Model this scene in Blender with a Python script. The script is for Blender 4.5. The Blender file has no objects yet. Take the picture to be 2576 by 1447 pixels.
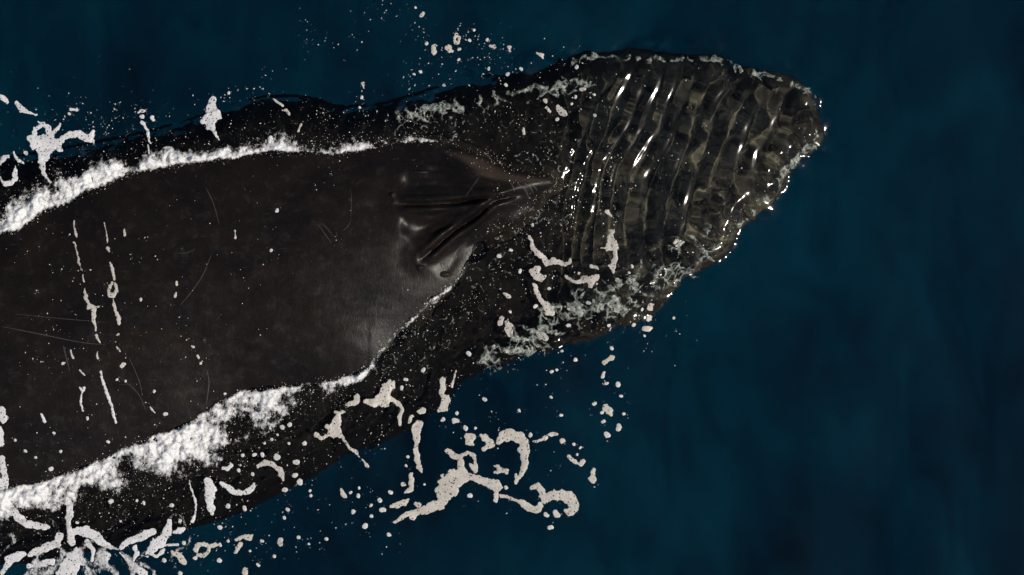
import bpy, math
import numpy as np
from mathutils import Vector

sc = bpy.context.scene
C = sc.collection
rng = np.random.default_rng(7)

# ------------------------------------------------------------------ camera, sky, sun, exposure
CAM_H = 30.0
cd = bpy.data.cameras.new('camera')
cam = bpy.data.objects.new('camera', cd)
C.objects.link(cam)
cam.location = (0, 0, CAM_H)
cd.sensor_width = 36
cd.lens = 108
cd.clip_end = 6000
sc.camera = cam

SUN_EL, SUN_AZ = math.radians(53), math.radians(-20)      # azimuth from +X, the sun stands to the lower right
world = bpy.data.worlds.new('World')
sc.world = world
world.use_nodes = True
wt = world.node_tree
sky = wt.nodes.new('ShaderNodeTexSky')
sky.sky_type = 'NISHITA'
sky.sun_disc = False
sky.sun_elevation = SUN_EL
sky.sun_rotation = math.radians(90) - SUN_AZ
wt.links.new(sky.outputs[0], wt.nodes['Background'].inputs[0])
wt.nodes['Background'].inputs[1].default_value = 0.065
sd = bpy.data.lights.new('sun', 'SUN')
sun = bpy.data.objects.new('sun', sd)
C.objects.link(sun)
sd.energy = 4.2
sd.angle = math.radians(0.55)
sd.color = (1.0, 0.93, 0.83)
sd.cycles.is_caustics_light = True
sun.rotation_euler = Vector((math.cos(SUN_EL) * math.cos(SUN_AZ), math.cos(SUN_EL) * math.sin(SUN_AZ),
                             math.sin(SUN_EL))).to_track_quat('Z', 'Y').to_euler()
sc.view_settings.view_transform = 'Standard'
sc.view_settings.look = 'None'
sc.view_settings.gamma = 1
sc.view_settings.exposure = -0.45
cy = sc.cycles
cy.max_bounces = 6
cy.diffuse_bounces = 1
cy.glossy_bounces = 2
cy.transmission_bounces = 5
cy.transparent_max_bounces = 6
cy.sample_clamp_indirect = 3.0
cy.use_denoising = True
cy.denoising_input_passes = 'RGB'
cy.use_adaptive_sampling = True
cy.adaptive_threshold = 0.02

# ------------------------------------------------------------------ numeric helpers
PPM = 257.6                       # picture units per metre at the water level
def q2w(px, py, z=0.0):
    s = (CAM_H - z) / CAM_H
    return (np.asarray(px, float) - 1288) / PPM * s, (723.5 - np.asarray(py, float)) / PPM * s

def _hash(ix, iy, seed):
    h = (ix.astype(np.int64) * 374761393 + iy.astype(np.int64) * 668265263 + seed * 1442695041) & 0xFFFFFFFF
    h = ((h ^ (h >> 13)) * 1274126177) & 0xFFFFFFFF
    h = ((h ^ (h >> 16)) * 2246822519) & 0xFFFFFFFF
    return ((h ^ (h >> 15)) & 0xFFFF) / 65535.0

def noise(x, y, seed=0):
    """gradient noise, about -1..1"""
    x = np.asarray(x, float); y = np.asarray(y, float)
    ix = np.floor(x); iy = np.floor(y)
    fx = x - ix; fy = y - iy
    u = fx * fx * fx * (fx * (fx * 6 - 15) + 10); v = fy * fy * fy * (fy * (fy * 6 - 15) + 10)
    r = 0
    for a in (0, 1):
        for b in (0, 1):
            g = _hash(ix + a, iy + b, seed) * 2 * np.pi
            d = np.cos(g) * (fx - a) + np.sin(g) * (fy - b)
            r = r + d * (u if a else 1 - u) * (v if b else 1 - v)
    return r * 1.5

def fbm(x, y, seed=0, octs=4, gain=0.5):
    r = 0; a = 1.0
    for k in range(octs):
        r = r + a * noise(x * 2 ** k, y * 2 ** k, seed + 17 * k); a *= gain
    return r

def sstep(a, b, x):
    t = np.clip((x - a) / (b - a), 0, 1)
    return t * t * (3 - 2 * t)

def spline(pts, n=8, closed=True):
    P = np.array(pts, float); m = len(P); out = []
    rng_i = range(m) if closed else range(m - 1)
    for i in rng_i:
        if closed: p0, p1, p2, p3 = P[i - 1], P[i], P[(i + 1) % m], P[(i + 2) % m]
        else: p0, p1, p2, p3 = P[max(i - 1, 0)], P[i], P[i + 1], P[min(i + 2, m - 1)]
        for t in np.arange(n) / n:
            out.append(0.5 * ((2 * p1) + (-p0 + p2) * t + (2 * p0 - 5 * p1 + 4 * p2 - p3) * t * t + (-p0 + 3 * p1 - 3 * p2 + p3) * t ** 3))
    if not closed: out.append(P[-1])
    return np.array(out)

def signed_dist(X, Y, poly):
    """distance to a closed polygon, positive inside"""
    d2 = np.full(X.shape, 1e9); ins = np.zeros(X.shape, bool)
    for i in range(len(poly)):
        ax, ay = poly[i - 1]; bx, by = poly[i]
        dx, dy = bx - ax, by - ay
        L = dx * dx + dy * dy + 1e-12
        t = np.clip(((X - ax) * dx + (Y - ay) * dy) / L, 0, 1)
        d2 = np.minimum(d2, (X - ax - t * dx) ** 2 + (Y - ay - t * dy) ** 2)
        c = ((ay > Y) != (by > Y)) & (X < (bx - ax) * (Y - ay) / (by - ay + 1e-12) + ax)
        ins ^= c
    return np.sqrt(d2) * np.where(ins, 1, -1)

def blur(Z, s):
    r = int(3 * s); k = np.exp(-0.5 * (np.arange(-r, r + 1) / s) ** 2); k /= k.sum()
    Zp = np.pad(Z, r, mode='edge')
    Zp = sum(k[j] * Zp[j:j + Z.shape[0], :] for j in range(2 * r + 1))
    return sum(k[j] * Zp[:, j:j + Z.shape[1]] for j in range(2 * r + 1))

class Field:
    """a regular grid of values read back with bilinear interpolation"""
    def __init__(s, x0, y0, st, Z): s.x0, s.y0, s.st, s.Z = x0, y0, st, Z
    def __call__(s, x, y):
        m, n = s.Z.shape
        u = np.clip((np.asarray(x, float) - s.x0) / s.st, 0, n - 1.001); v = np.clip((np.asarray(y, float) - s.y0) / s.st, 0, m - 1.001)
        i = u.astype(int); j = v.astype(int); fu = u - i; fv = v - j
        Z = s.Z
        return (Z[j, i] * (1 - fu) + Z[j, i + 1] * fu) * (1 - fv) + (Z[j + 1, i] * (1 - fu) + Z[j + 1, i + 1] * fu) * fv

def mesh_from(name, verts, faces, mat, parent=None, smooth=True, link=True):
    me = bpy.data.meshes.new(name)
    verts = np.asarray(verts, np.float32); faces = np.asarray(faces, np.int32)
    k = faces.shape[1]
    me.vertices.add(len(verts)); me.vertices.foreach_set('co', verts.ravel())
    me.loops.add(faces.size); me.loops.foreach_set('vertex_index', faces.ravel())
    me.polygons.add(len(faces)); me.polygons.foreach_set('loop_start', np.arange(len(faces), dtype=np.int32) * k)
    me.polygons.foreach_set('use_smooth', np.full(len(faces), smooth))
    me.update(calc_edges=True)
    me.materials.append(mat)
    o = bpy.data.objects.new(name, me)
    C.objects.link(o)
    if parent: o.parent = parent
    return o

def grid_faces(m, n):
    i = (np.arange(m - 1)[:, None] * n + np.arange(n - 1)).ravel()
    return np.stack([i, i + 1, i + n + 1, i + n], -1)

def clip_tris(X, Y, F):
    """triangles of the grid where F > 0, cut along F = 0; returns xy verts, tris, field at verts"""
    m, n = X.shape
    keepq = (np.maximum.reduce([F[:-1, :-1], F[1:, :-1], F[:-1, 1:], F[1:, 1:]]) > 0)
    j, i = np.nonzero(keepq)
    a = j * n + i
    odd = (i + j) % 2
    T = np.concatenate([np.stack([a, a + 1, np.where(odd, a + n, a + n + 1)], -1),
                        np.stack([np.where(odd, a + 1, a), a + n + 1, a + n], -1)])
    f = F.ravel(); x = X.ravel(); y = Y.ravel()
    cnt = (f[T] > 0).sum(1)
    full = T[cnt == 3]; part = T[(cnt == 1) | (cnt == 2)]
    vx = []; vy = []; edge = {}; tris = []
    base = len(f)
    def cut(p, q):
        k = (p, q) if p < q else (q, p)
        if k not in edge:
            t = f[p] / (f[p] - f[q])
            edge[k] = base + len(vx)
            vx.append(x[p] + t * (x[q] - x[p])); vy.append(y[p] + t * (y[q] - y[p]))
        return edge[k]
    for t in part.tolist():
        ins = [f[v] > 0 for v in t]
        if sum(ins) == 1:
            k = ins.index(True); p, q, r = t[k], t[(k + 1) % 3], t[(k + 2) % 3]
            tris.append((p, cut(p, q), cut(p, r)))
        else:
            k = ins.index(False); p, q, r = t[k], t[(k + 1) % 3], t[(k + 2) % 3]
            cq, cr = cut(p, q), cut(p, r)
            tris.append((cq, q, r)); tris.append((cq, r, cr))
    T = np.concatenate([full.reshape(-1, 3), np.array(tris, int).reshape(-1, 3)])
    ax = np.concatenate([x, vx]); ay = np.concatenate([y, vy]); af = np.concatenate([f, np.zeros(len(vx))])
    used, inv = np.unique(T, return_inverse=True)
    return ax[used], ay[used], af[used], inv.reshape(-1, 3)

# ------------------------------------------------------------------ materials
def new_mat(name):
    m = bpy.data.materials.new(name); m.use_nodes = True
    return m, m.node_tree, m.node_tree.nodes['Principled BSDF']
def node(t, kind, **kw):
    n = t.nodes.new(kind)
    for k, v in kw.items():
        if k in n.inputs: n.inputs[k].default_value = v
        else: setattr(n, k, v)
    return n
def coords(t, scale=(1, 1, 1), rot=(0, 0, 0), loc=(0, 0, 0)):
    tc = t.nodes.new('ShaderNodeTexCoord'); mp = t.nodes.new('ShaderNodeMapping')
    mp.inputs['Scale'].default_value = scale; mp.inputs['Rotation'].default_value = rot; mp.inputs['Location'].default_value = loc
    t.links.new(tc.outputs['Object'], mp.inputs[0])
    return mp.outputs[0]
def ramp(t, src, stops):
    r = t.nodes.new('ShaderNodeValToRGB')
    while len(r.color_ramp.elements) < len(stops): r.color_ramp.elements.new(0.5)
    for e, (p, c) in zip(r.color_ramp.elements, stops):
        e.position = p; e.color = (*c, 1) if len(c) == 3 else c
    t.links.new(src, r.inputs[0])
    return r.outputs[0]
def tex(t, vec, scale, detail=4, rough=0.55, dist=0.0):
    n = node(t, 'ShaderNodeTexNoise', Scale=scale, Detail=detail, Roughness=rough, Distortion=dist)
    t.links.new(vec, n.inputs['Vector'])
    return n.outputs['Fac']
def mixc(t, fac, a, b, mode='MIX'):
    n = t.nodes.new('ShaderNodeMix'); n.data_type = 'RGBA'; n.blend_type = mode
    for s, v in ((n.inputs[0], fac), (n.inputs[6], a), (n.inputs[7], b)):
        if isinstance(v, (float, int)): s.default_value = v
        elif isinstance(v, tuple): s.default_value = (*v, 1)
        else: t.links.new(v, s)
    return n.outputs[2]
def math_(t, op, a, b=0.0, clamp=False):
    n = t.nodes.new('ShaderNodeMath'); n.operation = op; n.use_clamp = clamp
    for s, v in ((n.inputs[0], a), (n.inputs[1], b)):
        if isinstance(v, (float, int)): s.default_value = v
        else: t.links.new(v, s)
    return n.outputs[0]
def bump(t, p, h, strength, dist):
    b = node(t, 'ShaderNodeBump', Strength=strength, Distance=dist)
    t.links.new(h, b.inputs['Height']); t.links.new(b.outputs[0], p.inputs['Normal'])

# sea surface: clear water, the caustics on the whale come out of its own ripples
M_WATER, t, p = new_mat('sea_water')
p.inputs['Base Color'].default_value = (0.92, 0.95, 0.93, 1)
p.inputs['Roughness'].default_value = 0.10
p.inputs['IOR'].default_value = 1.333
p.inputs['Transmission Weight'].default_value = 1.0

# blue sheet under the sea; its streaky noise paints soft light shafts
M_DEEP, t, p = new_mat('deep_sea_shafts')
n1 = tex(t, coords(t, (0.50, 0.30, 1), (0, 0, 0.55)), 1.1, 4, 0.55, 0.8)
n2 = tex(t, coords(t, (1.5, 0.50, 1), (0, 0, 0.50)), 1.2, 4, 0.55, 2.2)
n0 = tex(t, coords(t, (1, 1, 1), (0, 0, 0.45), (31.0, 8.0, 0)), 0.16, 1, 0.5)  # broad noise, shifted for dark areas in place of the whale's shadow
shaft_noise = math_(t, 'ADD', math_(t, 'ADD', math_(t, 'MULTIPLY', n1, 0.45), math_(t, 'MULTIPLY', n2, 0.25)), math_(t, 'MULTIPLY', n0, 0.30))
col = ramp(t, shaft_noise, [(0.34, (0.0, 0.060, 0.100)), (0.45, (0.0, 0.155, 0.220)), (0.56, (0.0, 0.27, 0.345)), (0.68, (0.0, 0.45, 0.50))])
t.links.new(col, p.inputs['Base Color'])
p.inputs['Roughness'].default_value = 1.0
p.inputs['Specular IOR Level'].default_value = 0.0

def skin_mat(name, base, brown, pale, head_col=None):
    m, t, p = new_mat(name)
    v = coords(t)
    big = tex(t, v, 1.3, 5, 0.62, 0.6)
    c = mixc(t, ramp(t, big, [(0.42, (0, 0, 0)), (0.68, (1, 1, 1))]), base, brown)
    sp = tex(t, v, 9, 6, 0.7, 0.3)
    c = mixc(t, ramp(t, sp, [(0.54, (0, 0, 0)), (0.82, (.45, .45, .45))]), c, pale)
    fine = tex(t, v, 60, 4, 0.7)
    c = mixc(t, ramp(t, fine, [(0.3, (.55, .55, .55)), (0.7, (1.35, 1.35, 1.35))]), (0, 0, 0), c)
    # pale nicks: thin stretched dashes
    vs = coords(t, (3, 40, 3), (0, 0, 1.1))
    d = tex(t, vs, 1.6, 2, 0.4)
    c = mixc(t, ramp(t, d, [(0.72, (0, 0, 0)), (0.80, (.7, .7, .7))]), c, pale)
    if head_col:
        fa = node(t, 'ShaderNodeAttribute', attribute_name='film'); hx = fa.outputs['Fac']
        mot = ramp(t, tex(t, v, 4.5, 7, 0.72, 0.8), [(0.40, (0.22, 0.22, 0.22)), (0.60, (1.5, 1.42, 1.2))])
        c = mixc(t, hx, c, mixc(t, 1.0, head_col, mot, 'MULTIPLY'))  # submerged skin lightened so the weak caustic lines show brighter
        wa = node(t, 'ShaderNodeAttribute', attribute_name='warm')
        c = mixc(t, wa.outputs['Fac'], c, mixc(t, fine, (0.040, 0.028, 0.021), (0.085, 0.060, 0.044)))
    t.links.new(c, p.inputs['Base Color'])
    r = ramp(t, sp, [(0.3, (.26, .26, .26)), (0.8, (.50, .50, .50))])
    t.links.new(r, p.inputs['Roughness'])
    p.inputs['Specular IOR Level'].default_value = 0.18
    if head_col:
        t.links.new(math_(t, 'MULTIPLY', math_(t, 'SUBTRACT', 1.0, math_(t, 'MULTIPLY', hx, 11.0, True), True), 0.18), p.inputs['Specular IOR Level'])
    wv = coords(t, (20, 8, 10), (0, 0, 0.12))
    h = math_(t, 'ADD', math_(t, 'MULTIPLY', tex(t, wv, 1.3, 4, 0.6, 0.8), 0.8), math_(t, 'MULTIPLY', tex(t, v, 45, 5, 0.7), 0.55))
    bump(t, p, h, 0.34, 0.006)
    return m
M_SKIN = skin_mat('whale_skin', (0.0075, 0.0062, 0.0062), (0.0150, 0.0105, 0.0080), (0.045, 0.040, 0.040), (0.100, 0.094, 0.080))
M_CREASE = skin_mat('crease_skin', (0.006, 0.0055, 0.006), (0.010, 0.009, 0.009), (0.03, 0.03, 0.03))
M_KNOB = skin_mat('tubercle_skin', (0.016, 0.013, 0.014), (0.04, 0.026, 0.02), (0.07, 0.06, 0.055))
M_SCAR, t, p = new_mat('scar_skin')
v = coords(t)
t.links.new(ramp(t, tex(t, v, 25, 4, 0.7), [(0.35, (0.016, 0.014, 0.014)), (0.7, (0.055, 0.05, 0.048))]), p.inputs['Base Color'])
p.inputs['Roughness'].default_value = 0.6

# foam film with open bubbles
def foam_mat(name, col, hole=0.33, holes=True):
    m, t, p = new_mat(name)
    v = coords(t)
    g = tex(t, v, 7, 4, 0.6)
    c = mixc(t, ramp(t, g, [(0.3, (0, 0, 0)), (0.7, (1, 1, 1))]), tuple(k * 0.72 for k in col), col)
    vo = node(t, 'ShaderNodeTexVoronoi', Scale=75.0); vo.feature = 'F1'
    t.links.new(v, vo.inputs['Vector'])
    vb = node(t, 'ShaderNodeTexVoronoi', Scale=30.0); vb.feature = 'F1'
    t.links.new(v, vb.inputs['Vector'])
    pits = ramp(t, vo.outputs['Distance'], [(0.10, (0.45, 0.45, 0.45)), (0.40, (1, 1, 1))])
    c = mixc(t, 1.0, c, pits, 'MULTIPLY')
    t.links.new(c, p.inputs['Base Color'])
    p.inputs['Roughness'].default_value = 0.45
    bump(t, p, math_(t, 'ADD', vo.outputs['Distance'], tex(t, v, 50, 3, 0.6)), 0.35, 0.004)
    if holes:
        at = node(t, 'ShaderNodeAttribute', attribute_name='cover')
        g2 = tex(t, v, 11, 6, 0.75, 0.4)
        film = math_(t, 'ADD', math_(t, 'MULTIPLY', at.outputs['Fac'], 0.55), math_(t, 'MULTIPLY', g2, 1.0))
        a1 = ramp(t, film, [(0.46, (0, 0, 0)), (0.62, (.95, .95, .95))])
        keep = math_(t, 'MULTIPLY', vb.outputs['Distance'], math_(t, 'ADD', 0.45, g))
        a2 = ramp(t, keep, [(0.14, (0.1, 0.1, 0.1)), (0.25, (1, 1, 1))])
        t.links.new(math_(t, 'MULTIPLY', a1, a2), p.inputs['Alpha'])
    return m
M_FOAM = foam_mat('foam_film', (0.74, 0.69, 0.62))
M_FOAM_W = foam_mat('white_foam', (0.92, 0.91, 0.92))
M_FOAM_S = foam_mat('foam_speck', (0.76, 0.74, 0.71), holes=False)
M_WASH, t, p = new_mat('churned_foam')
v = coords(t)
at = node(t, 'ShaderNodeAttribute', attribute_name='cover')
cov = at.outputs['Fac']
n2 = tex(t, v, 16, 7, 0.72, 0.6)
n3 = tex(t, coords(t, (1.0, 0.7, 1), (0, 0, 0.35)), 42, 5, 0.7, 0.4)
t.links.new(ramp(t, math_(t, 'ADD', math_(t, 'MULTIPLY', n2, 0.75), math_(t, 'MULTIPLY', cov, 0.35)), [(0.34, (0.12, 0.12, 0.12)), (0.46, (0.50, 0.49, 0.48)), (0.60, (0.95, 0.95, 0.95))]), p.inputs['Base Color'])
p.inputs['Roughness'].default_value = 0.22
av = math_(t, 'ADD', math_(t, 'ADD', math_(t, 'MULTIPLY', cov, 0.85), math_(t, 'MULTIPLY', n3, 1.3)), math_(t, 'MULTIPLY', n2, 0.7))
t.links.new(ramp(t, math_(t, 'MULTIPLY', av, 0.5), [(0.62, (0, 0, 0)), (0.72, (.70, .70, .70)), (0.84, (1, 1, 1))]), p.inputs['Alpha'])
bump(t, p, tex(t, v, 34, 6, 0.75, 0.6), 0.7, 0.018)
M_AIR_CAUSTIC, t, p = new_mat('aerated_water_caustics')
v = coords(t)
at = node(t, 'ShaderNodeAttribute', attribute_name='cover')
n2 = tex(t, v, 22, 6, 0.75, 1.2)
t.links.new(ramp(t, n2, [(0.35, (0.08, 0.10, 0.09)), (0.50, (0.28, 0.32, 0.28)), (0.68, (0.72, 0.73, 0.64))]), p.inputs['Base Color'])
p.inputs['Roughness'].default_value = 0.2
wob = node(t, 'ShaderNodeVectorMath', operation='ADD')
nz = node(t, 'ShaderNodeTexNoise', Scale=5.0, Detail=3.0); t.links.new(v, nz.inputs['Vector'])
sc_ = node(t, 'ShaderNodeVectorMath', operation='SCALE'); sc_.inputs['Scale'].default_value = 0.30
t.links.new(nz.outputs['Color'], sc_.inputs[0]); t.links.new(v, wob.inputs[0]); t.links.new(sc_.outputs[0], wob.inputs[1])
vo = node(t, 'ShaderNodeTexVoronoi', Scale=11.0); vo.feature = 'DISTANCE_TO_EDGE'; t.links.new(wob.outputs[0], vo.inputs['Vector'])
caustic_net = ramp(t, vo.outputs['Distance'], [(0.01, (1, 1, 1)), (0.20, (0, 0, 0))])  # net of bright caustic-like lines drawn into the opacity
av = math_(t, 'ADD', math_(t, 'ADD', math_(t, 'MULTIPLY', at.outputs['Fac'], 0.55), math_(t, 'MULTIPLY', n2, 0.75)), math_(t, 'MULTIPLY', caustic_net, 0.42))
t.links.new(ramp(t, av, [(0.55, (0, 0, 0)), (1.0, (.85, .85, .85))]), p.inputs['Alpha'])
bump(t, p, n2, 0.8, 0.01)
M_DROP_GLINT, t, p = new_mat('drop_glint')
p.inputs['Base Color'].default_value = (0.97, 0.88, 0.74, 1)  # warm pale base colour carries the glint
p.inputs['Roughness'].default_value = 0.12
p.inputs['IOR'].default_value = 1.5

# ------------------------------------------------------------------ whale shape and sea surface as height functions
# waterline of the part that stands clear of the sea, and the outline of the whole animal (picture units)
A_Q = [(-1900, 780), (-900, 640), (-500, 600), (-250, 612), (0, 588), (150, 515), (320, 440), (450, 418), (560, 400), (700, 383), (850, 384), (950, 368), (1080, 351),
       (1130, 366), (1200, 392), (1262, 425), (1320, 442), (1382, 452), (1350, 482), (1318, 522), (1276, 552), (1222, 577),
       (1195, 612), (1172, 660), (1150, 700), (1085, 762), (1000, 832), (930, 918), (830, 958), (700, 978), (585, 998), (450, 1080),
       (350, 1112), (250, 1160), (100, 1213), (0, 1226), (-250, 1190), (-500, 1120), (-900, 1010), (-1900, 830)]
B_Q = [(-2900, 740), (-2000, 660), (-1300, 500), (-700, 410), (-200, 390), (0, 395), (200, 365), (390, 325), (520, 285), (620, 250), (700, 240), (790, 248), (850, 268), (950, 262), (1030, 240), (1150, 205),
       (1280, 178), (1400, 146), (1490, 124), (1600, 134), (1700, 140), (1780, 142), (1850, 168), (1920, 186), (1990, 202), (2040, 240), (2058, 300),
       (2064, 350), (2030, 385), (1985, 432), (1950, 490), (1900, 540), (1855, 572), (1835, 612), (1790, 655), (1720, 705), (1640, 770), (1530, 825),
       (1400, 872), (1260, 925), (1170, 955), (1110, 1020), (1040, 1070), (950, 1122), (850, 1160), (750, 1225), (600, 1300),
       (480, 1340), (300, 1385), (0, 1440), (-300, 1420), (-800, 1280), (-1400, 1080), (-2100, 900), (-2900, 800)]
A_W = spline([q2w(*a) for a in A_Q], 4)
B_W = spline([q2w(*a) for a in B_Q], 4)
GX0, GX1, GY0, GY1, GS = -16.6, 3.6, -3.4, 2.6, 0.02
gx = np.arange(GX0, GX1, GS); gy = np.arange(GY0, GY1, GS)
GX, GY = np.meshgrid(gx, gy)
# distances on a coarser grid, read back on the fine one
cx = np.arange(GX0 - 1, GX1 + 1.5, 0.05); cyy = np.arange(GY0 - 1, GY1 + 1, 0.05)
CX, CY = np.meshgrid(cx, cyy)
DA = Field(cx[0], cyy[0], 0.05, signed_dist(CX, CY, A_W))
DB = Field(cx[0], cyy[0], 0.05, signed_dist(CX, CY, B_W))

def seg(X, Y, pts):
    """distance to a polyline (picture units) and the 0..1 way along it"""
    P = spline([q2w(*a) for a in pts], 6, closed=False)
    L = np.concatenate([[0], np.cumsum(np.hypot(*np.diff(P, axis=0).T))]); L /= L[-1]
    best = np.full(np.shape(X), 1e9); w = np.zeros(np.shape(X)); side = np.zeros(np.shape(X))
    for i in range(len(P) - 1):
        ax, ay = P[i]; dx, dy = P[i + 1] - P[i]
        tt = np.clip(((X - ax) * dx + (Y - ay) * dy) / (dx * dx + dy * dy + 1e-12), 0, 1)
        d = np.hypot(X - ax - tt * dx, Y - ay - tt * dy)
        k = d < best
        best = np.where(k, d, best); w = np.where(k, L[i] + tt * (L[i + 1] - L[i]), w)
        side = np.where(k, np.sign(dx * (Y - ay) - dy * (X - ax)), side)
    return best, w, side

SLIT1 = [(1002, 515), (1045, 515.5), (1100, 514), (1165, 510), (1212, 503), (1250, 497)]
SLIT2 = [(1062, 652), (1092, 627), (1125, 598), (1158, 572), (1200, 545), (1238, 512), (1282, 497), (1312, 489)]
CREST = [(1378, 456), (1330, 459), (1292, 458), (1243, 454), (1222, 446), (1184, 430), (1150, 408), (1110, 385)]

def whale_fine(X, Y):
    """ridges, slits and folds round the blowhole and on the snout; added to the smooth body"""
    z = 0 * X
    k = (X > -1.6) & (X < 3.2)
    x = X[k]; y = Y[k]; h = 0 * x
    # splash guard: crest line with a steep brown face on its upper side
    d, w, s = seg(x, y, CREST)
    h += 0.13 * np.exp(-(d / 0.15) ** 2) * sstep(1.0, 0.7, w) * np.where(s < 0, 1, 1)
    # mound carrying the two nostrils
    mx, my = q2w(1215, 530); h += 0.13 * np.exp(-((x - mx) / 0.46) ** 2 - ((y - my) / 0.30) ** 2)
    for S, dep in ((SLIT1, 1), (SLIT2, 1)):
        d, w, s = seg(x, y, S)
        win = sstep(0.0, 0.10, w) * sstep(1.0, 0.85, w) + 0.25
        h -= 0.040 * np.exp(-(d / 0.016) ** 2) * win
        h += 0.040 * np.exp(-((d - 0.055) / 0.035) ** 2) * win
        h -= 0.034 * np.exp(-((d - 0.20) / 0.085) ** 2) * win * sstep(1.0, 0.5, w)
    # thin creases fanning back from the tip
    for S in ([(1010, 470), (1090, 468), (1180, 470), (1262, 474)], [(1040, 545), (1100, 540), (1170, 530), (1225, 512)], [(1075, 590), (1125, 570), (1180, 545)],
              [(1130, 650), (1165, 612), (1205, 572), (1250, 530)], [(1060, 425), (1130, 432), (1200, 444), (1270, 462)]):
        d, w, s = seg(x, y, S)
        win = sstep(0.0, 0.25, w) * sstep(1.0, 0.75, w)
        h += (-0.016 * np.exp(-(d / 0.014) ** 2) + 0.012 * np.exp(-((d - 0.04) / 0.025) ** 2)) * win
    # crinkled skin between the slits
    d, w, s = seg(x, y, [(1130, 562), (1165, 548), (1210, 532), (1240, 515)])
    rr = 1 - np.abs(fbm(x * 26, y * 40, 5, 3))
    h += 0.022 * (rr - 0.5) * np.exp(-(d / 0.10) ** 2)
    # folds fanning from the guard tip
    fx, fy = q2w(1372, 458); ang = np.arctan2(y - fy, fx - x); rad = np.hypot(x - fx, y - fy)
    h += 0.0025 * np.sin(ang * 34 + 4 * noise(x * 2, y * 2, 3)) * np.exp(-((rad - 0.9) / 0.6) ** 2)
    # snout: central ridge and slight plates
    d, w, s = seg(x, y, [(1390, 452), (1500, 420), (1700, 372), (1900, 338), (2030, 322)])
    h += 0.035 * np.exp(-(d / 0.12) ** 2) * sstep(0, 0.15, w)
    h -= 0.015 * np.exp(-((d - 0.33) / 0.14) ** 2) * sstep(0.1, 0.3, w)
    inn = sstep(0.0, 0.14, DA(x, y))
    h = np.where(h < 0, h * (0.25 + 0.75 * inn) * np.where(DA(x, y) > 0, inn, 1), h)
    z[k] = h
    # long shallow creases over the back
    z += 0.004 * fbm(X * 2.2, Y * 7, 11, 3) * sstep(0.05, 0.3, DA(X, Y))
    return z

dA = DA(GX, GY); dB = DB(GX, GY)
dout = np.maximum(-dA, 0); tt = dout / (dout + np.maximum(dB, 0) + 1e-6)
tin = np.clip(dA / 1.35, 0, 1)
head = sstep(0.6, 2.4, GX)
deep = 1.35 - 0.65 * head
z_out = -deep * (1 - np.sqrt(np.clip(1 - tt ** 2.1, 0, 1)))
z_in = 0.055 * (1 - np.exp(-np.maximum(dA, 0) / 0.16)) + 0.13 * (1 - (1 - tin) ** 2.0)
hq = sstep(0.15, 1.1, GX)
rim_w = 0.30
roll = 1 - np.sqrt(np.clip(1 - (1 - np.clip(dB / rim_w, 0, 1)) ** 2, 0, 1))
z_head = -(0.03 + 0.42 * sstep(0, 1.0, dout)) - (deep - 0.48) * roll
z_out = z_out * (1 - hq) + z_head * hq
ZS = blur(np.where(dA > 0, z_in, z_out), 2.5)
edge_k = sstep(0.0, 0.10, dB)
ZS = ZS * edge_k + np.where(dA > 0, z_in, z_out) * (1 - edge_k)
# the tail stock sinks behind the frame
ZS = ZS - 0.9 * sstep(-9.0, -15.5, GX)
F_SMOOTH = Field(GX0, GY0, GS, ZS)
ZW = ZS + whale_fine(GX, GY)
flo = 0.055 * sstep(0.0, 0.22, dA)
ZW = np.where((dA > 0) & (GX > -1.4), flo + np.log1p(np.exp(np.clip((ZW - flo) / 0.012, -30, 30))) * 0.012, ZW)
F_WHALE = Field(GX0, GY0, GS, ZW)
def whale_z(x, y):
    return np.where(DB(x, y) > 0.01, F_WHALE(x, y), -9.0)

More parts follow.
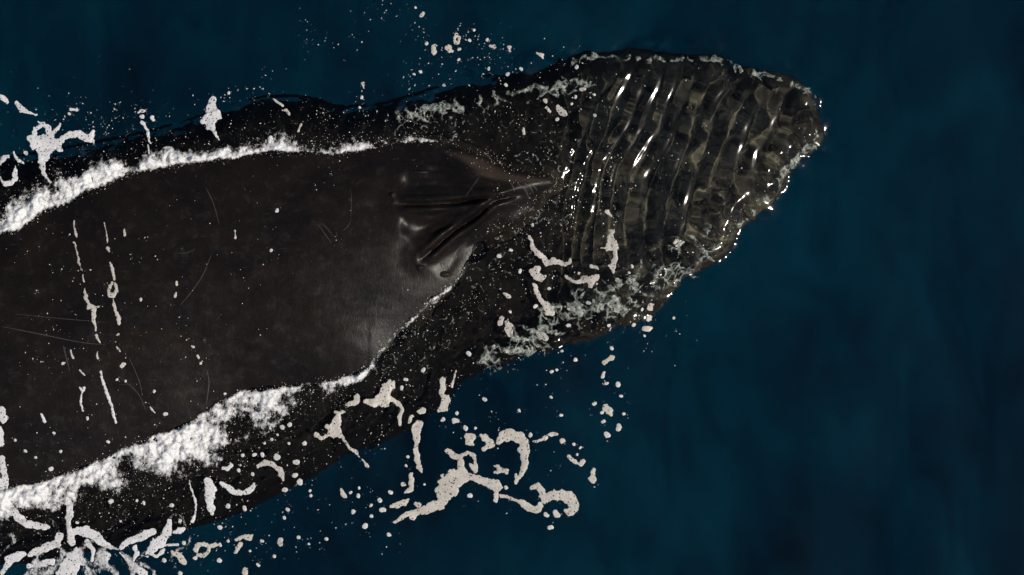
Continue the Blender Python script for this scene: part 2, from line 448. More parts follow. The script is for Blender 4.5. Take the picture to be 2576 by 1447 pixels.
WAVES = []
wr = np.random.default_rng(11)
for k in range(12):                                     # gentle open-sea swell, crests running up and down the picture
    lam = wr.uniform(0.7, 3.2); th = wr.normal(0.12, 0.35)
    WAVES.append((2 * np.pi / lam * np.cos(th), 2 * np.pi / lam * np.sin(th), wr.uniform(0, 6.28), 0.0022 * lam))
def water_z(X, Y):
    far = np.hypot(X, Y)
    z = 0 * X
    wx = X + 0.25 * noise(X * 0.5, Y * 0.5, 21)
    for kx, ky, ph, a in WAVES:
        z = z + a * np.sin(kx * wx + ky * Y + ph)
    z *= sstep(60, 12, far)
    near = far < 9
    x = X[near]; y = Y[near]
    db = DB(x, y); da = DA(x, y)
    e = 0 * x
    front = sstep(0.15, 1.0, x) * sstep(-0.05, 0.30, db)
    # the head pushes up a cushion of water
    e += 0.10 * sstep(0.30, 1.1, x) * sstep(-0.10, 0.22, db)
    # ripples over the snout: curved crests, sharper than their troughs
    u = x - 0.22 * (y - 0.75) ** 2 - 0.12 * (y - 0.7)
    u = u + 0.10 * noise(x * 1.3, y * 1.1, 31) + 0.035 * noise(x * 4, y * 3.0, 32) + 0.012 * noise(x * 9, y * 7, 38)
    dep = np.clip(0.10 - F_SMOOTH(x, y), 0.16, 0.75)
    K = 2 * np.pi / 0.180
    th = K * u + 2.2 * noise(x * 0.8, y * 0.7, 33)
    r1 = np.cos(th) - 0.08 * np.cos(2 * th)
    th2 = K * 0.62 * (u + 0.35 * noise(x * 1.2, y * 0.9, 35)) + 2.0
    cross = np.cos(2 * np.pi / 0.62 * (y + 0.25 * noise(x * 1.3, y, 37) - 0.15 * x)) ** 3
    amp = 0.92 + 0.25 * noise(x * 1.4, y * 1.4, 34)
    e += front * amp * (0.0038 / dep) * (r1 + 0.42 * np.cos(th2) + 0.30 * cross)
    e += front * (0.010 * noise(x * 1.2, y * 1.8, 36) + 0.0035 * noise(x * 4.5, y * 4.5, 39))
    # broken lip of water along the outline of the head, choppier on the lower side
    lip = np.exp(-((db - 0.02) / 0.16) ** 2) * sstep(-0.9, 0.6, x)
    low = sstep(0.75, 0.1, y + 0.0 * x) * np.exp(-((db - 0.22) / 0.26) ** 2) * sstep(0.0, 0.6, x) * sstep(2.7, 2.0, x)
    ch = fbm(x * 5.0, y * 5.0, 41, 3, 0.55)
    e += (0.012 * lip + 0.011 * low) * ch + 0.034 * lip * noise(x * 4.2, y * 4.2, 43)
    # fussy chop where the film over the neck is thin and along both flanks
    film = np.exp(-((da + 0.30) / 0.34) ** 2) * (db > 0)
    e += film * (0.0125 * fbm(x * 6, y * 6, 51, 3, 0.5) + 0.016)
    wash = np.exp(-np.maximum(-da - 0.0, 0) / 0.35) * sstep(0.2, -0.6, x)
    e += wash * 0.010 * fbm(x * 5, y * 5, 61, 3, 0.55)
    # undisturbed and slightly ruffled water round the animal
    e += 0.0022 * fbm(x * 2.6, y * 2.0, 71, 2) * sstep(-1.6, -0.2, db)
    z[near] += e
    return z

# ------------------------------------------------------------------ the sea
def axis(lo, hi, st, far):
    mid = np.arange(lo, hi + st / 2, st); out = []; s = st; v = hi
    while v < far: s *= 1.35; v += s; out.append(v)
    out = np.array(out)
    return np.concatenate([(lo - (out - hi))[::-1], mid, out])
xs = axis(-5.6, 5.6, 0.0165, 3000); ys = axis(-3.2, 3.2, 0.0165, 3000)
SX, SY = np.meshgrid(xs, ys)
SZ = water_z(SX, SY)
sea = mesh_from('sea_surface', np.stack([SX, SY, SZ], -1).reshape(-1, 3), grid_faces(*SX.shape), M_WATER)
sea['kind'] = 'structure'; sea['label'] = 'clear rippled surface of the dark blue sea around the whale'
sea.cycles.is_caustics_caster = True
F_WATER_cache = Field(-5.6, -3.2, 0.0165, SZ[np.ix_((ys > -3.201) & (ys < 3.22), (xs > -5.601) & (xs < 5.62))])
def top_z(x, y):
    return np.maximum(F_WATER_cache(x, y), whale_z(x, y))

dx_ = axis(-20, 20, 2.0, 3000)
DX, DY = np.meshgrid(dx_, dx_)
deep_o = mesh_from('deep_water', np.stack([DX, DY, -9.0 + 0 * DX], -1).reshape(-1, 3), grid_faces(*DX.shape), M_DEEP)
deep_o['kind'] = 'structure'; deep_o['label'] = 'dark blue depth of the sea under the surface, soft light shafts painted in'

# ------------------------------------------------------------------ the whale
fx = np.arange(GX0 + 0.2, GX1 - 0.2, 0.04)
wx = np.concatenate([np.arange(GX0 + 0.1, -5.6, 0.08), np.arange(-5.6, GX1 - 0.05, 0.0165)])
wy = np.arange(GY0 + 0.05, GY1 - 0.05, 0.0165)
WX, WY = np.meshgrid(wx, wy)
ax, ay, af, T = clip_tris(WX, WY, DB(WX, WY))
az = F_WHALE(ax, ay)
rim = af < 1e-9
zr = -(1.35 - 0.65 * sstep(0.6, 2.4, ax)) - 0.9 * sstep(-9.0, -15.5, ax)
az[rim] = zr[rim]
body = mesh_from('humpback_whale', np.stack([ax, ay, az], -1), T, M_SKIN)
body['label'] = 'dark humpback whale surfacing with its ripple-covered head toward the right'
body['category'] = 'whale'
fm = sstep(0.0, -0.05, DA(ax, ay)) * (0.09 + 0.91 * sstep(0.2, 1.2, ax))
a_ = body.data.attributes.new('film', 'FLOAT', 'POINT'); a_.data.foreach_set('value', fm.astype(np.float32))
WARM = [q2w(a, b) for a, b in [(1376, 455), (1330, 447), (1290, 440), (1252, 424), (1212, 402), (1165, 388), (1120, 382), (1150, 398), (1184, 420), (1215, 442), (1240, 452), (1290, 459), (1340, 461)]]
wd = np.full(len(ax), -1.0)
k_ = (ax > -1) & (ax < 0.8)
wd[k_] = signed_dist(ax[k_], ay[k_], WARM)
a_ = body.data.attributes.new('warm', 'FLOAT', 'POINT'); a_.data.foreach_set('value', (sstep(-0.03, 0.035, wd) * 0.9).astype(np.float32))
body.cycles.is_caustics_receiver = True
# belly half, joined at the widest line
bx = np.concatenate([np.arange(GX0 + 0.1, GX1 - 0.05, 0.08)]); by = np.arange(GY0 + 0.05, GY1 - 0.05, 0.08)
BX, BY = np.meshgrid(bx, by)
ux, uy, uf, UT = clip_tris(BX, BY, DB(BX, BY))
uz = -(1.35 - 0.65 * sstep(0.6, 2.4, ux)) - 0.9 * sstep(-9.0, -15.5, ux) - 1.2 * np.sqrt(np.clip(np.maximum(uf, 0) / 2.2, 0, 1))
belly = mesh_from('belly', np.stack([ux, uy, uz], -1), UT[:, ::-1], M_SKIN, body)
# tail fluke behind the frame
fl = [(-15.9, -.35, -2.2), (-16.9, -1.9, -2.5), (-17.4, -2.2, -2.5), (-17.2, -1.0, -2.4), (-16.9, -.18, -2.35), (-17.2, .7, -2.4), (-17.4, 1.9, -2.5), (-16.9, 1.6, -2.5), (-15.9, -.0, -2.2)]
fv = [(a, b, c + .07) for a, b, c in fl] + [(a, b, c - .07) for a, b, c in fl]
nf = len(fl)
ff = [(0, i, i + 1) for i in range(1, nf - 1)] + [(nf, nf + i + 1, nf + i) for i in range(1, nf - 1)]
for i in range(nf):
    j = (i + 1) % nf; ff += [(i, j, j + nf), (i, j + nf, i + nf)]
mesh_from('tail_fluke', fv, ff, M_SKIN, body, smooth=False)

def surf_ribbon(name, pts, w0, w1, mat, lift=0.004, seed=0):
    """a narrow strip lying on the skin"""
    P = spline([q2w(a, b, 0.3 if DA(*q2w(a, b)) > 0 else 0) for a, b in pts], 10, closed=False)
    n = len(P); d = np.gradient(P, axis=0); L = np.hypot(d[:, 0], d[:, 1]) + 1e-9
    nx, ny = -d[:, 1] / L, d[:, 0] / L
    s = np.linspace(0, 1, n)
    w = (w0 + (w1 - w0) * s) / PPM * np.sin(np.pi * np.clip(s * 0.96 + 0.02, 0, 1)) ** 0.6 * (1 + 0.5 * noise(s * 13, s * 0 + seed, seed))
    rows = []
    for k in (-1, 0, 1):
        x = P[:, 0] + nx * w * k; y = P[:, 1] + ny * w * k
        rows.append(np.stack([x, y, whale_z(x, y) + (lift if k == 0 else 0.0008)], -1))
    V = np.stack(rows).reshape(-1, 3)
    o = mesh_from(name, V, grid_faces(3, n), mat, body)
    o.cycles.is_caustics_receiver = True
    return o
# nostril slits as creases of darker skin, scars as pale strips
for nm, S in (('nostril_slit', SLIT1), ('nostril_slit', SLIT2)):
    surf_ribbon(nm, S, 3.6, 3.2, M_CREASE, 0.001, 3)
SCARS = [([(1212, 436), (1190, 466), (1172, 492)], 1.3, 1.8), ([(1281, 455), (1290, 468), (1295, 480)], 1.4, 2.2), ([(1302, 460), (1322, 478), (1331, 498)], 1.2, 2.2),
         ([(1318, 460), (1334, 470), (1342, 486)], 1.6, 1.6), ([(1330, 461), (1346, 470), (1352, 480)], 2.2, 1.2), ([(528, 640), (508, 690), (478, 735), (448, 770)], 1.1, 0.9),
         ([(512, 470), (532, 510), (548, 565)], 1.4, 1.0), ([(796, 562), (815, 588), (832, 612)], 0.8, 1.2), ([(808, 560), (824, 578), (838, 596)], 1.0, 0.8),
         ([(30, 790), (150, 802), (270, 812)], 1.0, 0.6), ([(0, 822), (90, 840), (200, 862), (262, 868)], 1.6, 0.8), ([(155, 870), (162, 900), (170, 935)], 2.4, 1.2),
         ([(438, 636), (465, 636), (488, 626)], 0.8, 0.6), ([(290, 945), (340, 990), (362, 1040)], 1.2, 0.7), ([(515, 930), (520, 965), (512, 1020)], 1.0, 1.4),
         ([(320, 900), (345, 960), (352, 1000)], 1.1, 0.7), ([(880, 560), (882, 500), (878, 470)], 0.6, 0.6), ([(860, 580), (872, 570), (880, 556)], 0.9, 0.6)]
for i, (P_, a, b) in enumerate(SCARS):
    o = surf_ribbon('scar', P_, a, b, M_SCAR, 0.0015, 10 + i)
# knobbly tubercles, some with a stiff hair pit
def dome(name, px, py, rx, ry, h, rot=0.0, mat=M_KNOB):
    x0, y0 = q2w(px, py, 0.3 if DA(*q2w(px, py)) > 0 else 0)
    V = []; N = 14; R = 5
    for i in range(R + 1):
        a = i / R
        for j in range(N):
            th = 2 * np.pi * j / N; wob = 1 + 0.10 * math.sin(3 * th + px)
            dx = rx / PPM * a * math.cos(th) * wob; dy = ry / PPM * a * math.sin(th) * wob
            x = x0 + dx * math.cos(rot) - dy * math.sin(rot); y = y0 + dx * math.sin(rot) + dy * math.cos(rot)
            V.append((x, y, float(F_WHALE(x, y)) - 0.004 + h * (1 - a * a) ** 1.2))
    Fc = [(i * N + j, (i + 1) * N + j, (i + 1) * N + (j + 1) % N, i * N + (j + 1) % N) for i in range(R) for j in range(N)]
    o = mesh_from(name, V, Fc, mat, body)
    o.cycles.is_caustics_receiver = True
    return o
for a in [(986, 489, 10, 9, .045), (1056, 674, 13, 10, .045), (1120, 690, 18, 9, .035), (1050, 432, 24, 6, .030), (508, 856, 9, 9, .02), (878, 500, 9, 8, .008),
          (1480, 245, 10, 9, .03), (1650, 232, 10, 9, .03), (1700, 244, 9, 9, .03), (1860, 240, 10, 9, .03), (2000, 300, 11, 10, .03),
          (1955, 372, 10, 9, .03), (1848, 330, 10, 9, .035), (1775, 505, 12, 10, .035), (1560, 330, 9, 8, .02)]:
    dome('tubercle', *a)
for z_ in (belly,): z_.cycles.is_caustics_receiver = True

# ------------------------------------------------------------------ foam
FR = {'A': (.2504, 0, 188.7), 'B': (.2504, 644, 0), 'C': (.2504, 644, 314.4), 'D': (.3303, 1288, 94.3), 'E': (.2825, 943.3, 314.4),
      'F': (.3042, 1194.9, 503.1), 'G': (.2504, 0, 550.9), 'H': (.3916, 0, 880.4), 'I': (.3917, 691.8, 880.4)}
FOAM = '''
I|largest foam patch below the whale, a wide sprawling streak with a curled branch on top|770,1105,10 850,1050,16 900,1050,22 990,1015,28 1060,990,30 1090,930,46 1110,870,62 1150,830,58 1200,810,46 1260,815,22 1330,840,22 1390,860,32 1425,880,32/1060,900,30 1100,900,60/1200,780,22 1185,700,20 1140,675,20 1105,648,14/1195,685,16 1240,660,11 1275,680,13 1285,730,14 1290,775,13/1255,735,9 1280,765,12/1430,880,14 1425,925,16 1415,965,16/1450,935,11 1520,955,9 1560,970,9 1590,985,20 1640,1020,22 1670,1035,18 1710,1005,16/885,1075,20
I|hook-shaped foam patch curling down beside the largest foam streak|1440,590,20 1470,560,34 1510,535,30 1560,555,36 1600,600,32 1600,660,30 1605,720,24 1595,780,16 1562,820,12 1545,850,11/1545,800,9 1550,830,10
I|thin foam wisp trailing right from the top of the hook-shaped patch|1655,590,7 1685,593,9 1715,575,10 1738,560,14
I|chunky curved foam patch at the far right end of the foam below the whale|1645,885,13 1690,870,16 1710,910,24 1735,960,26 1780,930,32 1850,930,30 1900,960,38 1925,1010,28 1900,1045,24/1860,1030,11 1890,1045,18
I|small diamond-shaped foam patch right of the thin wisp|1755,548,5 1780,543,16 1810,543,7
I|round foam dot just past the diamond-shaped foam patch|1843,583,17
I|V-shaped foam patch on open water right of the hook-shaped patch|1890,680,14 1910,710,10 1965,740,12 1978,715,15
I|blocky square foam patch above the curled foam branch|1235,558,20 1270,555,18 1245,590,22 1265,608,11
I|bent foam patch between the blocky square one and the hook|1318,548,8 1350,565,22 1380,595,22 1390,610,18 1345,635,16
I|small claw-shaped foam patch enclosed below the hook-shaped patch|1412,745,8 1432,742,9 1440,772,16 1485,780,16/1412,788,7 1440,785,11
I|tall narrow foam streak hanging down from the whale's lower flank|930,480,24 905,510,26 905,560,26 910,600,11 905,640,17 915,700,17 925,750,18 940,785,7
I|J-shaped foam streak below the tall narrow streak|875,800,13 878,850,14 870,895,17 840,915,9
I|small foam clump left of the J-shaped streak|825,865,17
I|slanted foam streak above the tail of the largest foam patch|742,1002,9 790,995,20 830,980,18 855,965,9
I|triangular foam blob beside the slanted foam streak|905,985,10 922,997,17
I|star-shaped foam patch with a long tail over the whale's lower flank|385,402,9 410,405,10 460,396,4/405,410,16 402,450,22 385,510,36 380,520,40 415,550,14/330,490,12 370,505,24/350,545,14 300,568,8 265,545,16/430,560,9 470,620,8 520,655,11 545,690,4 575,725,7 590,745,13
I|large torn foam patch on the whale's flank right of the star-shaped one|740,195,11 720,240,28 700,290,38 700,325,38 640,340,28 590,330,18/760,210,11 765,240,10/750,320,18 800,350,13 820,385,9 800,430,13 805,480,12
I|ragged foam scrap left of the large torn patch on the flank|525,300,14 520,335,20 480,350,14 455,350,9
I|tall branching foam streak at the whale's lower flank edge|1080,185,17 1075,240,20 1070,290,12 1100,315,26 1085,350,22 1060,385,16 1095,385,12
I|oval foam piece between torn patch and tall branching streak|930,398,17 960,388,16
I|foam comma just left of the oval foam piece|860,462,13 878,430,11
I|narrow foam sliver right of the tall branching streak|1162,135,6 1150,185,8 1137,235,9
I|pinched foam pair at the outer right edge below the head, shaped like an eight|2045,770,15 2042,800,8 2038,830,22
I|lumpy foam patch with a tail, farthest right below the head|2125,370,20 2145,390,24 2160,420,9
I|slanted foam bar on blue water below the head|2110,82,14 2140,65,15 2168,48,14
I|oval foam piece directly below the slanted foam bar|2115,142,10 2103,170,13
I|arrow-like foam wedge among dots left of the whale's lower water|425,895,8 440,930,15 455,945,7
F|long curved foam streak over the head beside the blowhole|450,300,14 465,340,13 480,400,16 520,445,20 570,485,26 600,525,20 650,505,24 690,515,20 740,540,13 780,520,14 785,490,11
F|thick leaf-shaped foam clump just below the long curved streak|500,580,40 475,590,28 520,630,38 545,660,20 575,635,12
F|tall bulging foam streak over the head with a narrow foot|1130,265,20 1120,310,26 1130,360,46 1105,390,28 1165,400,20 1160,450,18 1155,500,20 1135,550,26 1140,590,18/1045,400,8 1080,395,10
F|winged foam patch left of the foot of the tall bulging streak|755,635,13 800,665,11 840,685,9 900,665,32 960,665,32 1000,640,28/950,710,18 960,680,20/1010,690,9
F|long foam streak ending in a forked clump over the head's lower side|495,705,17 510,760,17 530,810,17 565,850,20 600,880,34 630,930,28 600,940,18/640,890,14 680,885,9 715,880,8/555,930,7
F|arrowhead foam patch right of the forked clump|770,905,9 820,910,17 870,930,26 885,950,11
F|teardrop foam piece alone over the dark lower side of the head|540,1075,13 550,1110,28 575,1140,28 600,1140,10
F|fat oval foam piece near the whale's lower waterline|270,1010,16 280,1060,33 290,1110,22
F|foam piece touching the upper left of the fat oval one|217,980,23 210,1025,16
F|two-lobed foam piece left over the dark head, full of holes|240,775,13 275,795,18
F|slanted foam scrap above the winged foam patch|965,550,16 1000,560,18 1020,575,9
F|small bent foam scrap near the ripples in mid head|1095,95,18 1128,135,13
F|upper of the two large foam drops at the head's lower edge|1455,870,22 1450,895,24
F|lower of the two large foam drops at the head's lower edge|1437,980,26
F|foam cluster directly below the two large foam drops|1395,1065,19 1435,1065,24 1460,1060,9
F|ring-shaped foam with brown middle at the head's lower rim|1650,360,14 1665,335,12 1695,332,12 1715,352,13 1695,378,12 1665,380,12
D|largest foam blob above the blowhole ridge, over the head|345,525,18 375,560,28 400,580,20
D|oval foam blob left of the largest one above the blowhole ridge|255,483,18
D|faint bent foam smear beside the largest blob over the head|260,535,12 285,565,16
D|bean-shaped foam piece near the upper edge of the head|525,400,13 555,395,13
D|upright foam sliver over the dark head above the blowhole|88,695,9 92,735,11
D|two-part foam piece on dark water above the head's upper edge|195,120,13 225,135,18 235,155,9
B|oval foam ring on dark water above the head|2013,350,20 1995,380,15 1995,410,16 2018,435,16 2037,405,13 2037,370,15
B|seahorse-shaped foam piece left of the oval foam ring|1788,515,30 1785,475,24 1800,455,14 1820,462,8
B|pebble-shaped foam piece just below the oval foam ring|1910,490,17 1940,490,32 1975,520,13
B|pear-shaped foam piece near the top edge of the picture|1662,155,23 1682,125,11
B|fish-shaped foam piece right of the oval foam ring|2350,462,13 2385,465,23 2395,490,13 2415,475,7
B|pill-shaped foam piece at right end of the dots above the head|2550,480,18 2548,510,16
B|exclamation-shaped foam drip above the whale's upper flank|1076,835,18 1078,865,9 1080,880,7
B|slanted foam stick lying over the whale's upper flank|175,995,8 220,1030,13 270,1065,11
B|bony foam piece over the dark upper flank|260,1110,9 305,1110,19 325,1135,16 340,1155,9
B|foam streak standing upright in the upper flank wash|455,1245,11 440,1280,10 430,1315,13
A|big spread foam patch with a hole and a curved arm, upper left|385,470,9 410,485,13 440,500,26 490,530,28 490,560,32/420,510,20 350,545,22 345,600,26 320,640,42 370,680,60 440,660,42 500,610,44/480,700,68 570,700,56 600,740,32/420,760,58 440,820,52 430,880,42 425,930,28 440,980,20 480,1040,12 515,1080,8/620,650,30 680,610,32 740,590,32 800,590,32 850,630,34 900,640,34 930,600,24 940,560,14/935,660,16 945,695,5/545,570,22 585,530,16 605,490,7
A|thick foam bar at the left edge above the big spread patch|0,210,18 20,220,20 50,250,26 75,275,18
A|long tapering foam strip right of the thick bar at upper left|165,280,20 200,320,24 240,350,22 290,370,13 340,392,10 372,400,6/215,365,14 250,370,16
A|curved foam flap at the left edge under the big spread patch|90,820,14 40,830,24 15,870,22 0,900,12
A|small wiggly foam strip beside the foam flap at the left edge|140,780,11 165,820,16 190,865,18 235,885,10
A|round foam dot right of the wiggly strip|268,787,24
A|foam loop open at the top, at the left edge of the wash|155,915,8 150,970,18 155,1040,24 110,1090,22 60,1100,24 20,1070,13 5,1030,8
A|double foam lump topping the dotted foam arc at upper left|715,348,18 745,345,11 780,345,18
A|steep foam ribbon trickling into the upper white wash|1430,470,14 1455,520,20 1480,560,16 1490,610,11 1500,660,12 1515,688,6
A|forked foam piece above the steep foam ribbon|1390,380,8 1425,362,20 1440,365,14
A|blunt foam wedge at the head of the steep ribbon|1405,410,11 1430,420,22 1440,435,11
A|round foam dot right of the steep foam ribbon|1535,430,20 1540,450,18
A|tall cone-shaped foam patch rising from the upper white wash|2148,240,24 2135,280,40 2120,330,54 2125,380,62 2120,430,60 2075,440,40 2040,470,22/2170,380,40 2200,420,26 2218,435,10/2110,480,44 2120,520,32 2150,560,20 2170,610,14 2200,650,10
A|foam drip falling from the steep ribbon into the wash|1488,700,8 1498,760,8 1505,800,8
G|tall foam drip highest on the whale's back near the left|745,20,8 745,80,7 765,150,14 770,185,6
G|second foam drip in the left chain on the whale's back|745,240,12 765,300,8 775,345,4 790,380,13 795,440,17 815,480,7 828,530,4
G|tiny chain of foam beads under the second drip on the back|835,560,5 833,590,7 845,630,9
G|long forked foam streak in the left chain on the back|852,700,7 860,780,20 885,840,9 910,885,28 950,900,28 990,880,9/940,950,23 940,1020,20 960,1080,12 962,1130,5
G|kite-shaped foam piece under the long forked streak|965,1170,15 985,1210,13 1005,1245,4
G|thin foam thread at the top of the right chain on the back|1050,40,7 1065,120,5 1078,200,10 1078,245,4
G|oval foam bead between the thread and the looped streak|1088,295,16 1092,325,15
G|long foam streak with an oval loop in its middle on the back|1105,445,12 1125,490,17 1140,560,13 1147,610,12/1125,645,18 1105,680,16 1093,725,14 1100,765,18 1140,770,20 1168,730,16 1172,685,14 1155,650,16/1135,810,10 1150,880,14 1170,950,15 1195,1010,24 1200,1060,9
G|foam piece shaped like a grain below the looped streak|1172,1168,7 1190,1155,11
G|bent foam sliver at the foot of the right chain|1175,1290,11 1205,1330,11
G|pinched foam drop with a dark eye high on the back|1250,100,7 1255,165,14
G|short upright foam bar low on the back, left|710,1320,8 720,1365,12 740,1400,11
G|narrow foam grain below the kite-shaped piece|980,1335,8 975,1370,11 982,1400,8
G|lonely hourglass foam bead in the middle of the back|2360,120,10 2364,150,4 2365,190,12
G|square foam bead above a smaller one at mid back|1775,635,14 1775,665,13
G|hourglass foam bead under the square one at mid back|1770,740,9 1757,780,13
G|triangular foam chip low on the middle of the back|1925,1275,8 1945,1285,14
G|round foam bead beneath the triangular chip|1985,1370,14 1995,1395,13
H|longest foam drip low on the back, running down to the wash|650,140,9 652,160,6 658,190,8 672,240,12 690,290,10 710,340,8 725,390,9 745,465,8
H|Y-shaped foam drip left of the longest drip|510,240,5 525,258,9/540,243,11 522,290,7 520,340,7 530,390,8
H|short slanted foam dash above the Y-shaped drip|512,130,6 545,160,6
H|foam lump with a notch low on the back|780,108,9 795,95,14
H|thin slanted foam dash right of the longest drip|965,370,5 980,385,8 998,405,4
H|foam smear low on the back beside the left wash|270,410,8 285,455,14
H|foam tongue and knobbly loop just under the lower wash|1340,850,26 1350,900,36 1345,960,26 1355,1010,28
H|arched foam roll right of the foam tongue|1655,745,12 1700,725,17 1750,735,17 1790,765,15 1810,800,17 1815,835,8
H|smile-shaped foam roll beneath the lower wash|1420,855,11 1460,880,15 1500,910,17 1550,920,15 1600,905,15 1630,875,15 1630,860,9
H|curled foam scrap left of the smile-shaped roll|1430,760,10 1460,765,14 1485,740,15
H|thin foam thread winding down from the lower wash|1215,840,5 1235,920,6 1260,990,7 1255,1060,6 1235,1100,12
H|big foam loop sprawling at lower left, arched like a claw|480,1170,20 520,1165,28 560,1170,32 620,1200,32 660,1240,20 720,1270,12 745,1275,6
H|foam stalk standing up from the claw-shaped loop|440,960,14 450,1010,20 445,1080,20 440,1130,14 455,1190,20 460,1240,20
H|wavy foam band left of the stalk in the lower left|385,1195,24 360,1240,28 300,1270,22 250,1290,22 200,1310,18
H|foam ring remnant at the left edge, lower left|160,1310,11 120,1325,32 60,1350,28 35,1395,16 12,1435,14
H|foam bar with a rounded head under the wavy band|330,1360,24 290,1370,22 240,1385,11 180,1390,13
H|wide foam column at the bottom edge, lower left|500,1300,28 470,1350,48 440,1410,55 400,1445,40/520,1360,26/560,1230,16 600,1290,14 590,1350,9
H|anvil-shaped foam piece right of the wide column|650,1310,18 680,1320,28 670,1360,16
H|branching foam mesh between the claw loop and the blue water|780,1270,13 820,1235,20 880,1210,22 940,1180,22 985,1168,18/865,1260,14 880,1310,16 860,1350,10/910,1320,6 950,1330,6
H|foam trail running off the bottom edge at lower left|770,1300,5 820,1350,11 870,1395,18 925,1440,24
H|thick knotted foam clump at lower left nearest the blue water|1090,1100,13 1080,1150,26 1060,1195,26 1020,1240,38 970,1280,26/940,1305,9 1010,1322,8 1050,1290,12
H|ragged foam scrap above right of the knotted clump|1120,1170,11 1150,1160,20 1180,1150,14
H|thin foam twig right of the knotted clump|1070,1255,7 1140,1250,10
H|egg-shaped foam piece with a grey middle near the bottom|1110,1300,14 1150,1325,20 1185,1360,18
H|foam ring full of holes on the blue water near the bottom|1262,1290,16 1270,1255,16 1310,1245,13 1345,1260,13 1335,1295,12 1310,1320,15 1275,1318,13/1350,1262,14 1380,1250,14 1410,1248,8
H|slanted foam fleck with a tail right of the holed ring|1545,1245,12 1530,1270,16 1512,1300,9
H|fish-like foam streak above the slanted fleck|1520,1220,11 1555,1200,13 1600,1205,18 1620,1190,9
H|bell-shaped foam fleck right of the fish-like streak|1798,1215,12 1805,1245,16
H|foam wedge at the bottom edge below the fish-like streak|1580,1405,14 1570,1435,20
H|bright curved foam rope at the left edge below the wash|-10,880,60 20,950,46 60,1010,34 110,1070,24 170,1115,24 240,1130,22 310,1138,12
H|white foam sheet spilling over the back at the left edge|5,400,30 20,440,26/-5,520,26 5,600,20/10,700,20 25,780,22 40,850,16
'''
